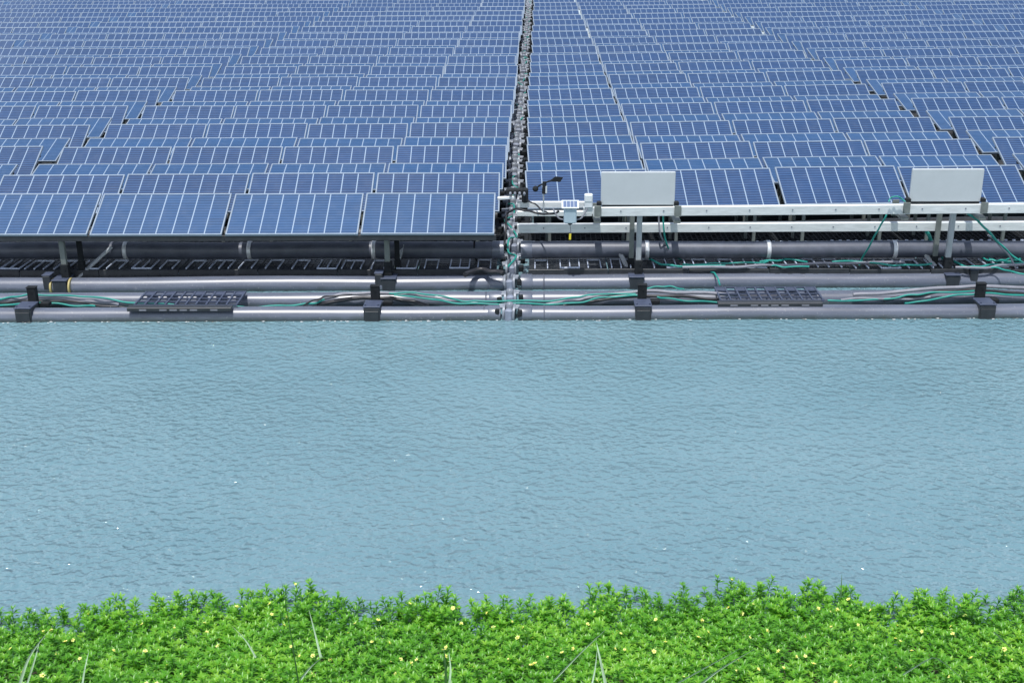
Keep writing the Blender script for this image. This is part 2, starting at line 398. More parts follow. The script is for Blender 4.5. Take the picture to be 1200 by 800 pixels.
# ------------------------------------------------------------------ floating pipes in front
def line_Y(yL, yR, z):            # a level line across the view through two heights in the picture
    a, b = at(0, yL, z), at(1200, yR, z); return a, b
def on(a, b, X): t = (X-a.x)/(b.x-a.x); return a+(b-a)*t
XL, XR, XC = -17.0, 17.0, -.195
def pipe(name, a, b, x0, x1, r, label, mat='pipe', rings=(), group='long floating pipes along the front edge'):
    p0, p1 = on(a, b, x0), on(a, b, x1)
    t = thing(name, label, 'pipe', p0, 0, group)
    mb = MB(); n = 26
    pts = [(p1-p0)*(i/n)+Vector((0, .006*math.sin(i*1.1+p0.y*7), .006*math.sin(i*.9+p0.y*5))) for i in range(n+1)]
    mb.tube(pts, r, 28); mb.build('pipe_body', M[mat], t)
    for X in rings:
        g = MB(); c = on(a, b, X)-p0; d = (p1-p0).normalized()
        g.tube([c-d*.012, c-d*.006, c+d*.006, c+d*.012], [r*1.0, r*1.025, r*1.025, r*1.0], 28)
        g.build('weld_ring', M['pipe_shade_weld'], t)
    # collar at the central end
    e = p0 if abs(x0-XC) < abs(x1-XC) else p1
    d = (p1-p0).normalized()*(1 if e is p0 else -1)
    g = MB(); c = e-p0; g.tube([c, c+d*.02, c+d*.16, c+d*.18], [r*1.06, r*1.07, r*1.07, r*1.0], 28); g.build('end_collar', M['pipe'], t)
    return t
zc1 = .02
P1 = line_Y(371.6, 367.0, .03); P2 = line_Y(354.0, 350.2, .04); P3 = line_Y(336.5, 329.0, .05); P4 = line_Y(293.5, 292.0, .44)
wl = (-.55, .28)
for nm, ab, r, ys, mt in (('front', P1, .134, 'nearest the open water', 'pipe'), ('second', P2, .132, 'under the draped cables', 'pipe'), ('third', P3, .142, 'carrying the post saddles', 'pipe'), ('back', P4, .13, 'behind the black walkway', 'pipe_shade_weld')):
    for s, x0, x1 in (('left', XL, XC-.13), ('right', XC+.13, XR)):
        pipe('floating_pipe', ab[0], ab[1], x0, x1, r, f'long grey plastic pipe {ys}, {s} of the central coupling line', mt,
             rings=((wl[0],) if s == 'left' else (wl[1],)) if nm != 'back' else ())
# white straps round the back pipe
def strap(x, y, label, ab=P4, r=.133):
    X = at(x, y, ab[0].z).x; c = on(ab[0], ab[1], X)
    g = MB(); g.tube([c+Vector((dx, 0, 0)) for dx in (-.03, -.028, .028, .03)], [r, r+.008, r+.008, r], 24)
    o = g.build('pipe_strap', M['alu']); tag(o, label, 'strap', 'pale straps on the pipes')
strap(144, 297, 'pale strap round the back pipe behind the leftmost post')
strap(290, 297, 'pale strap round the back pipe behind the left loose grating')
strap(437, 296, 'pale strap round the back pipe beside the middle left post')
strap(758, 293, 'pale strap round the back pipe right of the first silver post')
strap(899, 291, 'pale strap round the back pipe above the right loose grating')
strap(1046, 291, 'pale strap round the back pipe left of the right post')

# ------------------------------------------------------------------ couplings down the centre line
def make_coupling():
    t = thing('pipe_coupling', 'x', 'coupling', (0, 0, 0))
    g = MB()
    g.box((0, 0, .05), (.105, .30, .19), 0, None, .02); g.build('body', M['spine'], t)
    for sx in (-1, 1):
        f = MB(); f.tube([(sx*.055, 0, .05), (sx*.085, 0, .05)], .145, 20); f.build('flange', M['hub'], t)
        l = MB()
        l.box((sx*.10, -.06, .155), (.07, .05, .035), 0, None, .006); l.box((sx*.10, .05, .155), (.07, .05, .035), 0, None, .006)
        l.tube([(sx*.07, -.02, .17), (sx*.14, -.02, .17)], .022, 8)
        l.build('bolt_lug', M['hub'], t)
        k = MB(); k.box((sx*.155, -.10, .10), (.065, .11, .085), 0, None, .01); k.build('gap_shade_block', M['black'], t)  # added black blocks standing in for the shaded gaps beside the coupling
    d = MB(); n = 10
    d.tube([(0, 0, .14), (0, 0, .19), (0, 0, .215), (0, 0, .225)], [.062, .055, .038, .006], 14); d.build('cap', M['hub'], t)
    return t
cp = make_coupling(); first = True
ys = [on(*P1, XC).y, on(*P2, XC).y, on(*P3, XC).y]
y = ys[-1]+.42
while y < 84: ys.append(y); y += .47 if y < 32 else .86
for i, yy in enumerate(ys):
    o = cp if first else copy_tree(cp); first = False
    o.location = (XC+random.uniform(-.02, .02)-(.07 if yy > 19 else 0), yy, (.0 if i < 3 else .1 if yy < 18.4 else random.uniform(.18, .3)+min(.3, max(0, (yy-20)*.06))))
    if yy > 20: o.scale = (1.25, 1, 1)
    o.rotation_euler = (R(random.uniform(-4, 4)), R(random.uniform(-5, 5)), R(random.uniform(-7, 7)))
    tag(o, f'grey pipe coupling, {ordinal(i+1)} back from the open water in the centre line', 'coupling', 'pipe couplings down the centre line')
g = MB(); n = 46
for i in range(33): g.box((XC-.05+.015*math.sin(i*1.3), 19.9+i*2.0, .19+min(.28, i*.1)), (.60, 1.9, .12), 0, None, .02)  # added black float covering bright water so the aisle gaps stay dark
tag(g.build('added_centre_float', M['black']), 'added black segmented float hiding bright water under the couplings of the centre line', 'float')
# pipe ends that meet in the aisle
# ------------------------------------------------------------------ clamps on the front pipe
def make_clamp():
    t = thing('pipe_clamp', 'x', 'clamp', (0, 0, 0))
    b = MB(); b.box((0, 0, .035), (.225, .29, .25), 0, None, .012)
    b.box((0, -.154, .03), (.19, .012, .17), 0, None, .004); b.build('block', M['blackp'], t)
    c = MB(); c.box((0, .0, .172), (.236, .30, .02), 0, None, .006)
    for sx in (-.09, .09): c.tube([(sx, -.1, .18), (sx, -.1, .2)], .014, 8)
    c.build('cap_plate', M['grate'], t)
    u = MB(); u.box((.01, .235, .19), (.125, .09, .34), 0, None, .01); u.box((.01, .235, .365), (.135, .1, .015), 0, None, .004)
    u.tube([(.02, .18, .30), (.02, .186, .30)], .01, 8); u.build('cable_holder', M['black'], t)
    wd = MB(); wd.box((.19, .2, .13), (.13, .12, .06), 0, None, .01); wd.build('wedge', M['black'], t)
    return t
cl = make_clamp(); first = True
for x, lab in ((39.5, 'black pipe clamp on the front pipe at far left, below yellow discs'), (439, 'black pipe clamp on the front pipe left of the coupling line'),
               (752, 'black pipe clamp on the front pipe below the left silver post'), (1151, 'black pipe clamp on the front pipe at far right')):
    o = cl if first else copy_tree(cl); first = False
    o.location = on(*P1, at(x, 366, .03).x)
    tag(o, lab, 'clamp', 'black clamps on the front pipe')
for x, y, lab in ((56, 335, 'small black bracket on the third pipe left of the yellow discs'), (444, 333, 'small black bracket on the third pipe beside the middle left post'), (1138, 326, 'small black bracket on the third pipe beside the far right clamp')):
    t = thing('pipe_bracket', lab, 'bracket', on(*P3, at(x, y, .1).x), 0, 'small black brackets')
    b = MB(); b.box((0, -.06, .10), (.115, .16, .22), 0, None, .01); b.build('block', M['blackp'], t)
    c = MB(); c.box((0, -.05, .217), (.13, .18, .015), 0, None, .004); c.build('cap_plate', M['grate'], t)

# ------------------------------------------------------------------ support posts
def post(x, ytop, ysl0, ysl1, ysad, lab, silver, yel=False, twin=0, strut=None):
    X = at(x, 330, .1).x; b = on(*P3, X); Yp = b.y+.02
    zt = atY(x, ytop, Yp).z; z0 = atY(x, ysl0, Yp).z; z1 = atY(x, ysl1, Yp).z
    t = thing('support_post', lab, 'post', (X, Yp, 0), 0, 'support posts standing on the third pipe')
    p = MB(); p.box((0, 0, (zt+z0)/2-.01), (.078, .07, zt-z0+.02), 0, None, .006); p.build('post_tube', M['post' if silver else 'dullpost'], t)
    s = MB(); s.box((.005, 0, (z0+z1)/2-.03), (.115, .11, z0-z1+.06), 0, None, .008)
    for zz in (.25, .7): s.tube([(.02, -.056, z1+(z0-z1)*zz), (.02, -.066, z1+(z0-z1)*zz)], .012, 8)
    s.build('sleeve', M['black'], t)
    d = MB(); dx = ysad
    d.box((dx, -.02, .07), (.21, .30, .22), 0, None, .012); d.build('saddle', M['blackp'], t)
    c = MB(); c.box((dx, -.02, .19), (.235, .32, .02), 0, None, .005); c.build('cap_plate', M['grate'], t)
    if yel:
        for sx in (-1, 1):
            yv = MB(); yv.tube([(dx+sx*.125, -.06, .06), (dx+sx*.15, -.06, .06)], .14, 22); yv.build('yellow_disc', M['yellow'], t)
    if twin:
        q = MB(); q.box((twin, .22, (zt+.1)/2), (.07, .06, zt-.1), 0, None, .006); q.build('rear_post', M['dullpost' if silver else 'black'], t)
        q = MB(); q.box((twin, .22, .22), (.09, .09, .32), 0, None, .006); q.build('rear_sleeve', M['black'], t)
    if strut:
        (ax, ay), (bx, by) = strut
        q = MB(); A = atY(ax, ay, Yp+.45)-Vector((X, Yp, 0)); B = atY(bx, by, Yp+.12)-Vector((X, Yp, 0))
        q.bar(A, B, .06, .03); q.build('brace', M['post'], t)
    return t
post(81, 278, 309, 328, -.05, 'dull support post under the front left panels with yellow discs', False, True, .17, ((131, 289), (90, 326)))
post(455, 274, 306, 325, .02, 'dull support post under the panel left of the coupling line', False, False, .12, ((472, 287), (461, 325)))
post(748, 252, 304, 320, -.03, 'silver post holding the beams below the left blank board', True, False, -.09, ((722, 287), (738, 320)))
post(1113, 249, 301, 316, .06, 'silver post holding the beams below the right blank board', True, False, -.12, ((1072, 283), (1096, 312)))

# ------------------------------------------------------------------ black walkway of plastic gratings
def grating(mb, W, D, T, nx, ny, rib=.012, mi=0, closed=None):
    for i in range(nx+1): mb.box((-W/2+W*i/nx, D/2, -T/2), (rib, D, T), mi)
    for j in range(ny+1): mb.box((0, D*j/ny, -T/2-.002), (W+rib, rib, T-.004), mi)
    if closed:
        for i, j in closed: mb.box((-W/2+W*(i+.5)/nx, D*(j+.5)/ny, -T/2-.004), (W/nx-rib, D/ny-rib, T*.5), mi)
def glyph(mb, x, kind, w=.19, y0=.05, y1=.49, z=.012, h=.024, b=.018):
    # raised anti-slip ribs: three sides of a box
    def seg(xa, ya, xb, yb): mb.box(((xa+xb)/2, (ya+yb)/2, z), (abs(xb-xa)+b, abs(yb-ya)+b, h), 0, None, .004)
    if kind == 'n':
        seg(x-w/2, y0, x-w/2, y1); seg(x+w/2, y0, x+w/2, y1); seg(x-w/2+b, y1, x+w/2-b, y1)
    elif kind == 'm':
        for q in (-w, 0, w): seg(x+q*.75, y0, x+q*.75, y1)
        seg(x-w*.75+b, y1, x-b, y1); seg(x+b, y1, x+w*.75-b, y1)
    else:
        for q in (-w, 0, w): seg(x+q*.75, y0, x+q*.75, y1)
        seg(x-w*.75+b, y0, x-b, y0); seg(x+b, y0, x+w*.75-b, y0)
WA, WB = line_Y(317.0, 314.8, .25)
patterns = ['nWn', 'mnW', 'nnW', 'nmn']
wm = []
for pi, pat in enumerate(patterns):
    root = thing('walkway_grating', 'x', 'grating', (0, 0, 0))
    b = MB(); W, D = 1.16, .70
    b.box((0, D/2, -.03), (W+.02, D+.02, .04), 0, None, .006)
    for i in range(15): b.box((-W/2+W*i/14, D/2, -.008), (.012, D, .012), 0)
    for j in range(7): b.box((0, D*j/6, -.009), (W, .012, .010), 0)
    b.box((0, -.012, -.08), (W+.03, .022, .17), 0, None, .004)
    for i in range(6): b.box((-W/2+.1+i*.19, -.03, -.09), (.07, .02, .035), 0)
    b.build('deck', M['blackp'], root)
    for gi, ch in enumerate(pat):
        g = MB(); glyph(g, -.40+gi*.40+(.03 if ch == 'W' else 0), ch); g.build('raised_rib', M['rib'], root)
    wm.append([root, False])
k = 0
nleft = int((XC-.2-(-8.6))/1.2); idx = 0
spots = [(XC-.22-.6-1.2*i, 'left') for i in range(8)] + [(XC+.24+.6+1.2*i, 'right') for i in range(7)]
for X, s in spots:
    r = wm[k % 4]; o = copy_tree(r[0]) if r[1] else r[0]; r[1] = True; k += 1
    o.location = on(WA, WB, X)+Vector((0, 0, random.uniform(-.012, .012)))
    o.rotation_euler = (R(random.uniform(-1, 1)), R(random.uniform(-.7, .7)), math.atan2(WB.y-WA.y, WB.x-WA.x)+R(random.uniform(-.8, .8)))
    n = (k if s == 'left' else k-8)
    tag(o, f'black plastic walkway grating with raised ribs, {ordinal(n)} {s} of the central coupling line', 'grating', 'black gratings forming the walkway')
# second walkway further back, under the first row of panels on the right
bw = None
for i in range(14):
    X = (XC-.22-.6-1.2*i) if i < 7 else (XC+.24+.6+1.2*(i-7)); s = 'left' if i < 7 else 'right'
    if bw is None:
        bw = thing('walkway_grating', 'x', 'grating', (0, 0, 0)); b = MB()
        grating(b, 1.16, .80, .05, 14, 6, .02, 0, [(a, c) for a in range(14) for c in range(6) if (a*3+c) % 4])
        b.box((0, -.012, -.07), (1.19, .022, .15), 0, None, .004); b.build('deck', M['black'], bw); o = bw
        l = MB()
        for q in range(9): l.box((-.52+q*.13, .02, .012), (.05, .03, .025), 0, None, .004)
        l.build('raised_stud', M['rib'], bw)
    else: o = copy_tree(bw)
    o.location = (X, 18.62+.018*X, .27+random.uniform(-.01, .01))
    tag(o, f"black walkway grating under the panels behind the back pipe, {ordinal(i+1 if i < 7 else i-6)} {s} of the coupling line", 'grating', 'black gratings forming the rear walkway')
# black float pipes added under the rows to darken the gaps between panel blocks
fp = 0
for side in (-1, 1):
    for n in range(10):
        x0, y0, sh = rowdata(side, n); x1, y1, s1 = rowdata(side, n+1)
        for q, yo in ((0, -.55), (1, (y1-y0)*.55-.72)):
            if n == 0 and q == 0: continue
            yy = y0+yo; g = MB(); L = 17.5
            g.tube([Vector((side*(.0+L*i/12), sh*side*L*i/12, .012*math.sin(i*1.7+n))) for i in range(13)], .17, 14)
            o = g.build('added_float_pipe', M['blackp']); o.location = (XC+side*.32, yy, .22)
            tag(o, f"added black float pipe under the {ordinal(2*n+q+1)} {'left' if side < 0 else 'right'} panel row, darkening the gaps", 'pipe', 'black float pipes added to darken the gaps')
# two loose gratings on the pipes
def loose(xc, yf, lab):
    p = at(xc, yf, .215); t = thing('loose_grating', lab, 'grating', p, R(1.0), 'loose gratings on the pipes')
    t.rotation_euler = (R(1.), 0, R(.5))
    b = MB(); W, D = 1.42, .58
    op = [(1, 3), (3, 3), (4, 3), (6, 3), (8, 3)]
    cl = [(i, 3) for i in range(10) if (i, 3) not in op]
    grating(b, W, D, .026, 10, 4, .022, 0, cl); b.build('deck', M['grate'], t)
    l = MB(); l.box((-.05, -.08, -.012), (W+.02, .11, .018), 0, None, .004); l.box((-.05, -.135, -.03), (W+.02, .02, .05), 0, None, .004)
    for i in (1, 3, 4, 5, 6, 8): l.box((-.05-W/2+.14*i+.07, -.147, -.034), (.10, .008, .02), 1)
    l.build('front_lip', [M['blackp'], M['hose']], t)
loose(217, 356.5, 'loose slotted plastic grating lying across the pipes at left')
loose(905, 351.0, 'loose slotted plastic grating lying across the pipes at right')

# ------------------------------------------------------------------ platform on the right: beams, boards and instruments
YB = 17.02
def beam(x0, x1, y0, y1, Y, depth, lab):
    a = atY(x0, (y0[0]+y0[1])/2, Y); b = atY(x1, (y1[0]+y1[1])/2, Y); h = (atY(x0, y0[0], Y)-atY(x0, y0[1], Y)).z
    t = thing('support_beam', lab, 'beam', a, 0, 'silver beams of the platform')
    g = MB(); g.bar((0, 0, 0), b-a, depth, h, 0, .006); g.build('beam_body', M['beam'], t)
    g = MB(); d = b-a
    for q in np.arange(.4, d.length, .62): g.tube([d.normalized()*q+Vector((0, -depth/2-.001, .01)), d.normalized()*q+Vector((0, -depth/2-.010, .01))], .011, 8)
    g.build('bolt_heads', M['hub'], t); g_ = None
    return a, b
beam(695, 1560, (242.3, 253), (235.5, 246.1), YB, .09, 'upper silver beam carrying both blank boards')
beam(606, 1560, (262.3, 272.4), (257.4, 268.2), YB+.55, .09, 'lower silver beam running behind the posts')
beam(606, 694, (236, 243), (236, 243), YB+.75, .07, 'dull short beam behind the small weather sensor')
beam(606, 694, (247, 253), (247, 253), YB+.42, .06, 'thin short beam under the hanging sensor box')
def board(x0, x1, y0, y1, lab):
    a = atY(x0, y1, YB-.0); b = atY(x1, y0, YB-.0); W, H = b.x-a.x, b.z-a.z
    t = thing('blank_board', lab, 'board', ((a.x+b.x)/2, YB+.02, a.z), 0, 'blank grey boards on the beam')
    g = MB(); g.box((0, 0, H/2), (W, .05, H), 0, None, .008); g.build('sheet', M['board'], t)
    g = MB(); g.box((0, .0, -.013), (W*.96, .06, .022), 0); g.build('base_gasket', M['black'], t)
    for sx in (-1, 1):
        k = MB(); X = sx*(W/2+.045)
        k.box((X, -.078, -.075), (.10, .022, .16), 0, None, .004)
        k.box((X, .25, -.24), (.10, .62, .05), 0, None, .004)
        k.box((X, .46, -.20), (.10, .02, .24), 0, None, .004)
        k.box((X-sx*.02, -.03, .03), (.07, .09, .06), 1, None, .01)
        k.build('bracket', [M['dullpost'], M['black']], t)
board(704, 792, 201.5, 240.5, 'blank grey metal board standing on the beam near the coupling line')
board(1065.5, 1154, 198, 236.5, 'blank grey metal board standing on the beam at far right')

# sensor box with its own little solar panel
b0 = atY(668, 261, YB-.12)
t = thing('sensor_box', 'pale blue sensor box with small solar panel and yellow tipped probe', 'sensor', b0)
px = .0128
g = MB(); g.box((0, 0, .11), (.185, .12, .22), 0, None, .015); g.build('box_body', M['logger'], t)
rt = Matrix.Rotation(R(38), 3, 'X')
g = MB(); g.box((0, -.02, .275), (.25, .15, .018), 0, rt, .004); pf = g.build('panel_frame', M['white'], t)
g = MB()
for i in range(4): g.box(Vector((-.078+i*.052, -.02, .275))+rt @ Vector((0, 0, .011)), (.046, .11, .004), 0, rt)
g.build('solar_cells', M['cells'], pf)
g = MB(); g.tube([(0, 0, 0), (0, 0, -.02), (.0, 0, -.035)], [.05, .03, .008], 12); g.build('gland', M['blackp'], t)
pr = MB(); pr.tube([(0, 0, -.03), (.012, 0, -.12), (.004, 0, -.17)], .006, 6); po = pr.build('probe_cable', M['hose'], t)
pr = MB(); pr.tube([(.004, 0, -.165), (.002, 0, -.25)], .017, 8); pr.build('probe_tip', M['brightyellow'], po)
for sx in (-1, 1):
    g = MB(); g.tube(smooth_path([(sx*.09, .02, .04), (sx*.17, .02, .07), (sx*.25, .05, .2)]), .012, 6); g.build('hanger', M['hose'], t)

b0 = atY(689.5, 243, YB)
t = thing('junction_box', 'small white junction box beside the left blank board', 'junction box', b0)
g = MB(); g.box((0, 0, .10), (.12, .09, .20), 0, None, .012); g.build('box_body', M['white'], t)
g = MB(); g.box((0, -.048, .14), (.10, .008, .09), 0, None, .003); g.build('lid', M['white'], t)
g = MB(); g.box((.01, .03, -.05), (.16, .1, .10), 0, None, .006); g.build('mounting_plate', M['beam'], t)

# wind vane
b0 = atY(637, 249, YB+.05)
t = thing('wind_vane', 'black wind vane with flat tail plate and round nose on a thin mast', 'wind vane', b0)
def rel(x, y): return atY(x, y, YB+.05)-b0
g = MB(); g.tube([(0, 0, 0), rel(637, 226)], .012, 8); g.build('mast', M['post'], t)
g = MB(); g.tube([rel(637.5, 227), rel(638, 213)], .03, 12); g.tube([rel(639.5, 226), rel(639.5, 218)], .022, 10, 1); g.build('bearing_housing', [M['black'], M['white']], t)
g = MB(); g.tube([rel(627, 221), rel(633, 217), rel(643, 212.5), rel(648, 211.5)], .012, 8); g.build('boom', M['black'], t)
g = MB(); c = rel(627.5, 221)
g.tube([c+Vector((0, y, 0)) for y in (-.06, -.05, -.02, .03, .06)], [.012, .032, .044, .036, .01], 14); g.build('nose_weight', M['black'], t)
g = MB(); q = [rel(643, 212.6), rel(651, 206.8), rel(660, 208), rel(656.5, 213.2)]
g.add([p+Vector((0, -.006, 0)) for p in q]+[p+Vector((0, .006, 0)) for p in q], [(3, 2, 1, 0), (4, 5, 6, 7), (0, 1, 5, 4), (1, 2, 6, 5), (2, 3, 7, 6), (3, 0, 4, 7)])
g.build('tail_plate', M['black'], t)

# fittings at the head of the aisle
g = MB(); a = atY(583, 232.5, 17.7); b = atY(604, 231, 17.7); g.bar(a, b, .08, .04, 0, .006); tag(g.build('white_bracket', M['white']), 'short white bracket bridging the centre line beside the front left panel', 'bracket')
t = thing('cable_gland_block', 'black lumpy connector block where cables meet beside the weather vane', 'connector', atY(606, 230, 17.75))
g = MB(); g.box((-.02, 0, .08), (.30, .14, .08), 0, None, .02); g.box((.12, -.02, .02), (.10, .12, .22), 0, None, .02); g.build('block', M['black'], t)
g = MB()
for q in range(4): g.tube([(-.1+q*.07, -.07, .07), (-.1+q*.07, -.12, .05)], .02, 8)
g.build('glands', M['hub'], t)

# ------------------------------------------------------------------ cables
def cable(pts, r, mat, name, lab, Y=None, z=None, grp=None):
    P = []
    for i, q in enumerate(pts):
        yy = q[2] if len(q) > 2 else Y
        P.append(atY(q[0], q[1], yy) if yy is not None else at(q[0], q[1], z))
    P = smooth_path(P, 7)
    P = [p+Vector((0, .01*math.sin(i*.9+pts[0][0]), .006*math.sin(i*.7+pts[0][1]))) for i, p in enumerate(P)]
    g = MB(); g.tube(P, r, 8); tag(g.build(name, M[mat]), lab, 'cable' if mat != 'hose' else 'hose', grp or 'cables along the pipes')
Yc = on(*P2, 0).y-.22
def Yx(x): return on(*P2, at(x, 350, .1).x).y-.20
def bundle(pts, r, mat, name, lab, dy=0.): cable([(x, y, Yx(x)+dy) for x, y in pts], r, mat, name, lab)
# far left bundle
bundle([(-40, 353), (0, 350.5), (20, 347), (45, 345.3), (88, 347), (117, 348.5), (150, 354), (205, 356.5)], .014, 'teal', 'teal_cable', 'upper teal cable arching through the far left clamp', -.03)
bundle([(-40, 361), (0, 358), (22, 356), (50, 354.6), (82, 357.5), (112, 358.7)], .014, 'teal', 'teal_cable', 'lower teal cable through the far left clamp', -.06)
bundle([(-40, 354), (0, 352.5), (45, 349.5), (90, 351), (140, 356.5)], .028, 'hose', 'grey_hose', 'grey hose arching through the far left clamp')
bundle([(-40, 356.5), (0, 354.5), (30, 353), (85, 353.5), (117, 358), (150, 361)], .019, 'cableblack', 'black_cable', 'black cable arching through the far left clamp', -.02)
bundle([(268, 359), (300, 359.7), (340, 357.5), (366, 355.5), (380, 351)], .014, 'teal', 'teal_cable', 'teal cable on the second pipe right of the left loose grating', -.05)
# bundle at the middle left clamp
bundle([(362, 357), (385, 348), (410, 344.3), (440, 343.5), (480, 345), (525, 352), (560, 356)], .026, 'hose', 'grey_hose', 'grey hose arching through the middle left clamp')
bundle([(372, 358), (400, 351.5), (430, 349), (460, 350), (482, 353.5), (502, 358)], .030, 'cableblack', 'black_cable', 'thick black cable arching through the middle left clamp', -.03)
bundle([(356, 357), (372, 350.5), (385, 347), (412, 345.5)], .012, 'cableblack', 'black_cable', 'thin black cable rising to the middle left clamp', -.06)
bundle([(456, 343.2), (490, 343.7), (520, 347.5), (545, 353), (570, 352.5), (636, 352.6), (674, 348.5), (694, 345.3), (745, 344)], .013, 'teal', 'teal_cable', 'upper teal cable crossing the coupling line between two clamps', -.05)
bundle([(462, 346), (500, 349.5), (530, 354.5), (570, 356.2), (611, 355.4), (647, 356.5), (680, 354), (710, 348), (748, 346.5)], .013, 'teal', 'teal_cable', 'lower teal cable crossing the coupling line between two clamps', -.09)
bundle([(640, 356.5), (675, 352), (705, 346.5), (750, 341.5), (800, 342.5), (860, 345), (930, 347)], .026, 'hose', 'grey_hose', 'grey hose arching through the clamp below the left silver post')
bundle([(660, 358), (700, 352), (750, 347), (800, 347.5), (842, 351)], .022, 'cableblack', 'black_cable', 'black cable through the clamp below the left silver post', -.04)
bundle([(757, 338.5), (774, 335.5), (790, 336.5), (802, 339.5)], .012, 'teal', 'teal_cable', 'short teal cable end right of the clamp below the left silver post', .05)
bundle([(770, 348), (786, 350), (806, 352.6), (840, 353.6), (870, 353)], .013, 'teal', 'teal_cable', 'teal cable running into the right loose grating', -.08)
# right bundle
bundle([(970, 352.5), (1003, 352), (1040, 350), (1068, 345.6), (1095, 343), (1142, 341)], .013, 'teal', 'teal_cable', 'teal cable rising from the right loose grating', -.06)
bundle([(1060, 355), (1085, 352.5), (1109, 347.5), (1142, 344.3), (1178, 344.6), (1240, 348)], .014, 'teal', 'teal_cable', 'teal cable through the far right clamp', -.09)
bundle([(1000, 345.5), (1040, 343), (1102, 337.5), (1150, 336), (1240, 337.5)], .028, 'hose', 'grey_hose', 'grey hose arching through the far right clamp')
bundle([(1035, 352), (1080, 345), (1115, 341), (1150, 340), (1190, 343.5), (1240, 348)], .024, 'cableblack', 'black_cable', 'black cable arching through the far right clamp', -.03)
bundle([(985, 351), (1030, 349.5), (1060, 350.5), (1090, 348)], .018, 'hose', 'grey_hose', 'grey hose lying on the second pipe right of the right loose grating', -.04)
# cables hanging around the platform
zw = .30
cable([(777, 250, 17.4), (778, 270, 17.4), (782, 288, 17.5), (792, 301, 17.7), (806, 307, 17.8)], .013, 'teal', 'teal_cable', 'teal cable hanging from the beam right of the left board')
cable([(772, 250, 17.45), (774, 275, 17.45), (786, 292, 17.6), (800, 303, 17.7), (822, 307, 17.8)], .013, 'hose', 'grey_cable', 'grey cable hanging from the beam right of the left board')
cable([(750, 288), (757, 299), (768, 307), (785, 311), (812, 312), (850, 311)], .016, 'teal', 'teal_cable', 'teal cable curving off the left silver post onto the walkway', Y=None, z=zw)
cable([(800, 310), (835, 309), (862, 308), (890, 308), (900, 307)], .013, 'teal', 'teal_cable', 'teal cable lying along the walkway below the left board', z=zw)
cable([(800, 313), (850, 313), (900, 311), (960, 309), (1010, 308), (1060, 307)], .022, 'hose', 'grey_hose', 'grey hose lying along the right walkway', z=zw)
cable([(890, 306), (908, 305.5), (926, 304), (946, 307)], .016, 'teal', 'teal_cable', 'upper teal loop end on the walkway between the boards', z=zw)
cable([(892, 309), (905, 311), (920, 312.6), (948, 312.3)], .013, 'teal', 'teal_cable', 'lower teal loop end on the walkway between the boards', z=zw)
cable([(975, 307), (1000, 306), (1030, 309), (1060, 311), (1092, 309)], .015, 'teal', 'teal_cable', 'teal cable lying on the walkway left of the right silver post', z=zw)
cable([(833, 318), (838, 321), (841, 326), (843.5, 333)], .013, 'teal', 'teal_cable', 'short teal cable hanging over the third pipe above the right loose grating', z=.22)
cable([(1041, 236, 16.9), (1046, 231, 16.9), (1052, 230.5, 16.9), (1061, 236, 16.9)], .011, 'teal', 'teal_cable', 'small teal loop at the left corner of the right board')
cable([(1039, 252, 16.9), (1032, 264, 17.0), (1022, 282, 17.2), (1010, 304, 17.5), (1003, 319, 17.5)], .014, 'teal', 'teal_cable', 'teal cable slanting down from the beam left of the right board')
cable([(1133, 249, 17.3), (1146, 259, 17.2), (1158, 271, 17.2), (1172, 286, 17.3), (1186, 299, 17.4), (1202, 311, 17.4)], .018, 'teal', 'teal_cable', 'thick teal cable slanting down right of the right board')
cable([(1158, 275, 17.25), (1172, 288, 17.3), (1184, 302, 17.3), (1192, 318, 17.3)], .014, 'hose', 'grey_cable', 'grey cable beside the slanting teal cable at far right')
cable([(1084, 266, 17.7), (1088, 275, 17.7), (1093, 285, 17.7), (1101, 296, 17.6), (1106, 304, 17.6)], .028, 'teal', 'teal_cable', 'thick teal cable bundle behind the right silver post')
cable([(1119, 306), (1127, 311), (1140, 313), (1157, 311), (1178, 309), (1215, 309)], .018, 'teal', 'teal_cable', 'teal cable leaving the right silver post along the walkway', z=zw)
for q, (cx_, cy_, rx, ry) in enumerate(((1168, 300, 18, 5.5), (1178, 302, 19, 4.2))):
    cable([(cx_+rx*math.cos(a), cy_+ry*math.sin(a)) for a in np.linspace(.4, 2*math.pi+.1, 12)], .014, 'teal', 'teal_cable', ('outer' if q == 0 else 'inner')+' loop of coiled teal cable on the walkway at far right', z=.32)
cable([(1160, 313), (1174, 315), (1190, 319.5), (1212, 322)], .013, 'teal', 'teal_cable', 'teal cable end below the coil at far right', z=zw)
cable([(1120, 313), (1150, 314), (1175, 311), (1215, 308)], .02, 'hose', 'grey_hose', 'grey hose under the coiled teal cable at far right', z=zw)
cable([(591, 287, 17.2), (593, 268, 17.3), (594, 252, 17.4), (602, 245.5, 17.3), (616, 246.5, 17.2), (629, 249.5, 17.1), (644, 251, 17.0), (655, 247.5, 16.95)], .017, 'cableblack', 'black_cable', 'black cable arching from the coupling line to the sensor box')
cable([(619, 235, 17.6), (628, 240, 17.4), (636, 247, 17.2), (642, 249, 17.1)], .012, 'cableblack', 'black_cable', 'thin black cable from the connector block to the sensor box')
cable([(556, 284, 17.4), (556, 300, 17.7), (563, 310, 17.7), (575, 318, 17.7), (590, 317, 17.7)], .014, 'cableblack', 'black_cable', 'black cable drooping under the front panel beside the coupling line')
cable([(545, 322), (560, 316), (575, 318), (590, 320)], .04, 'cableblack', 'black_cable', 'thick black cable heap on the walkway beside the coupling line', z=.3)
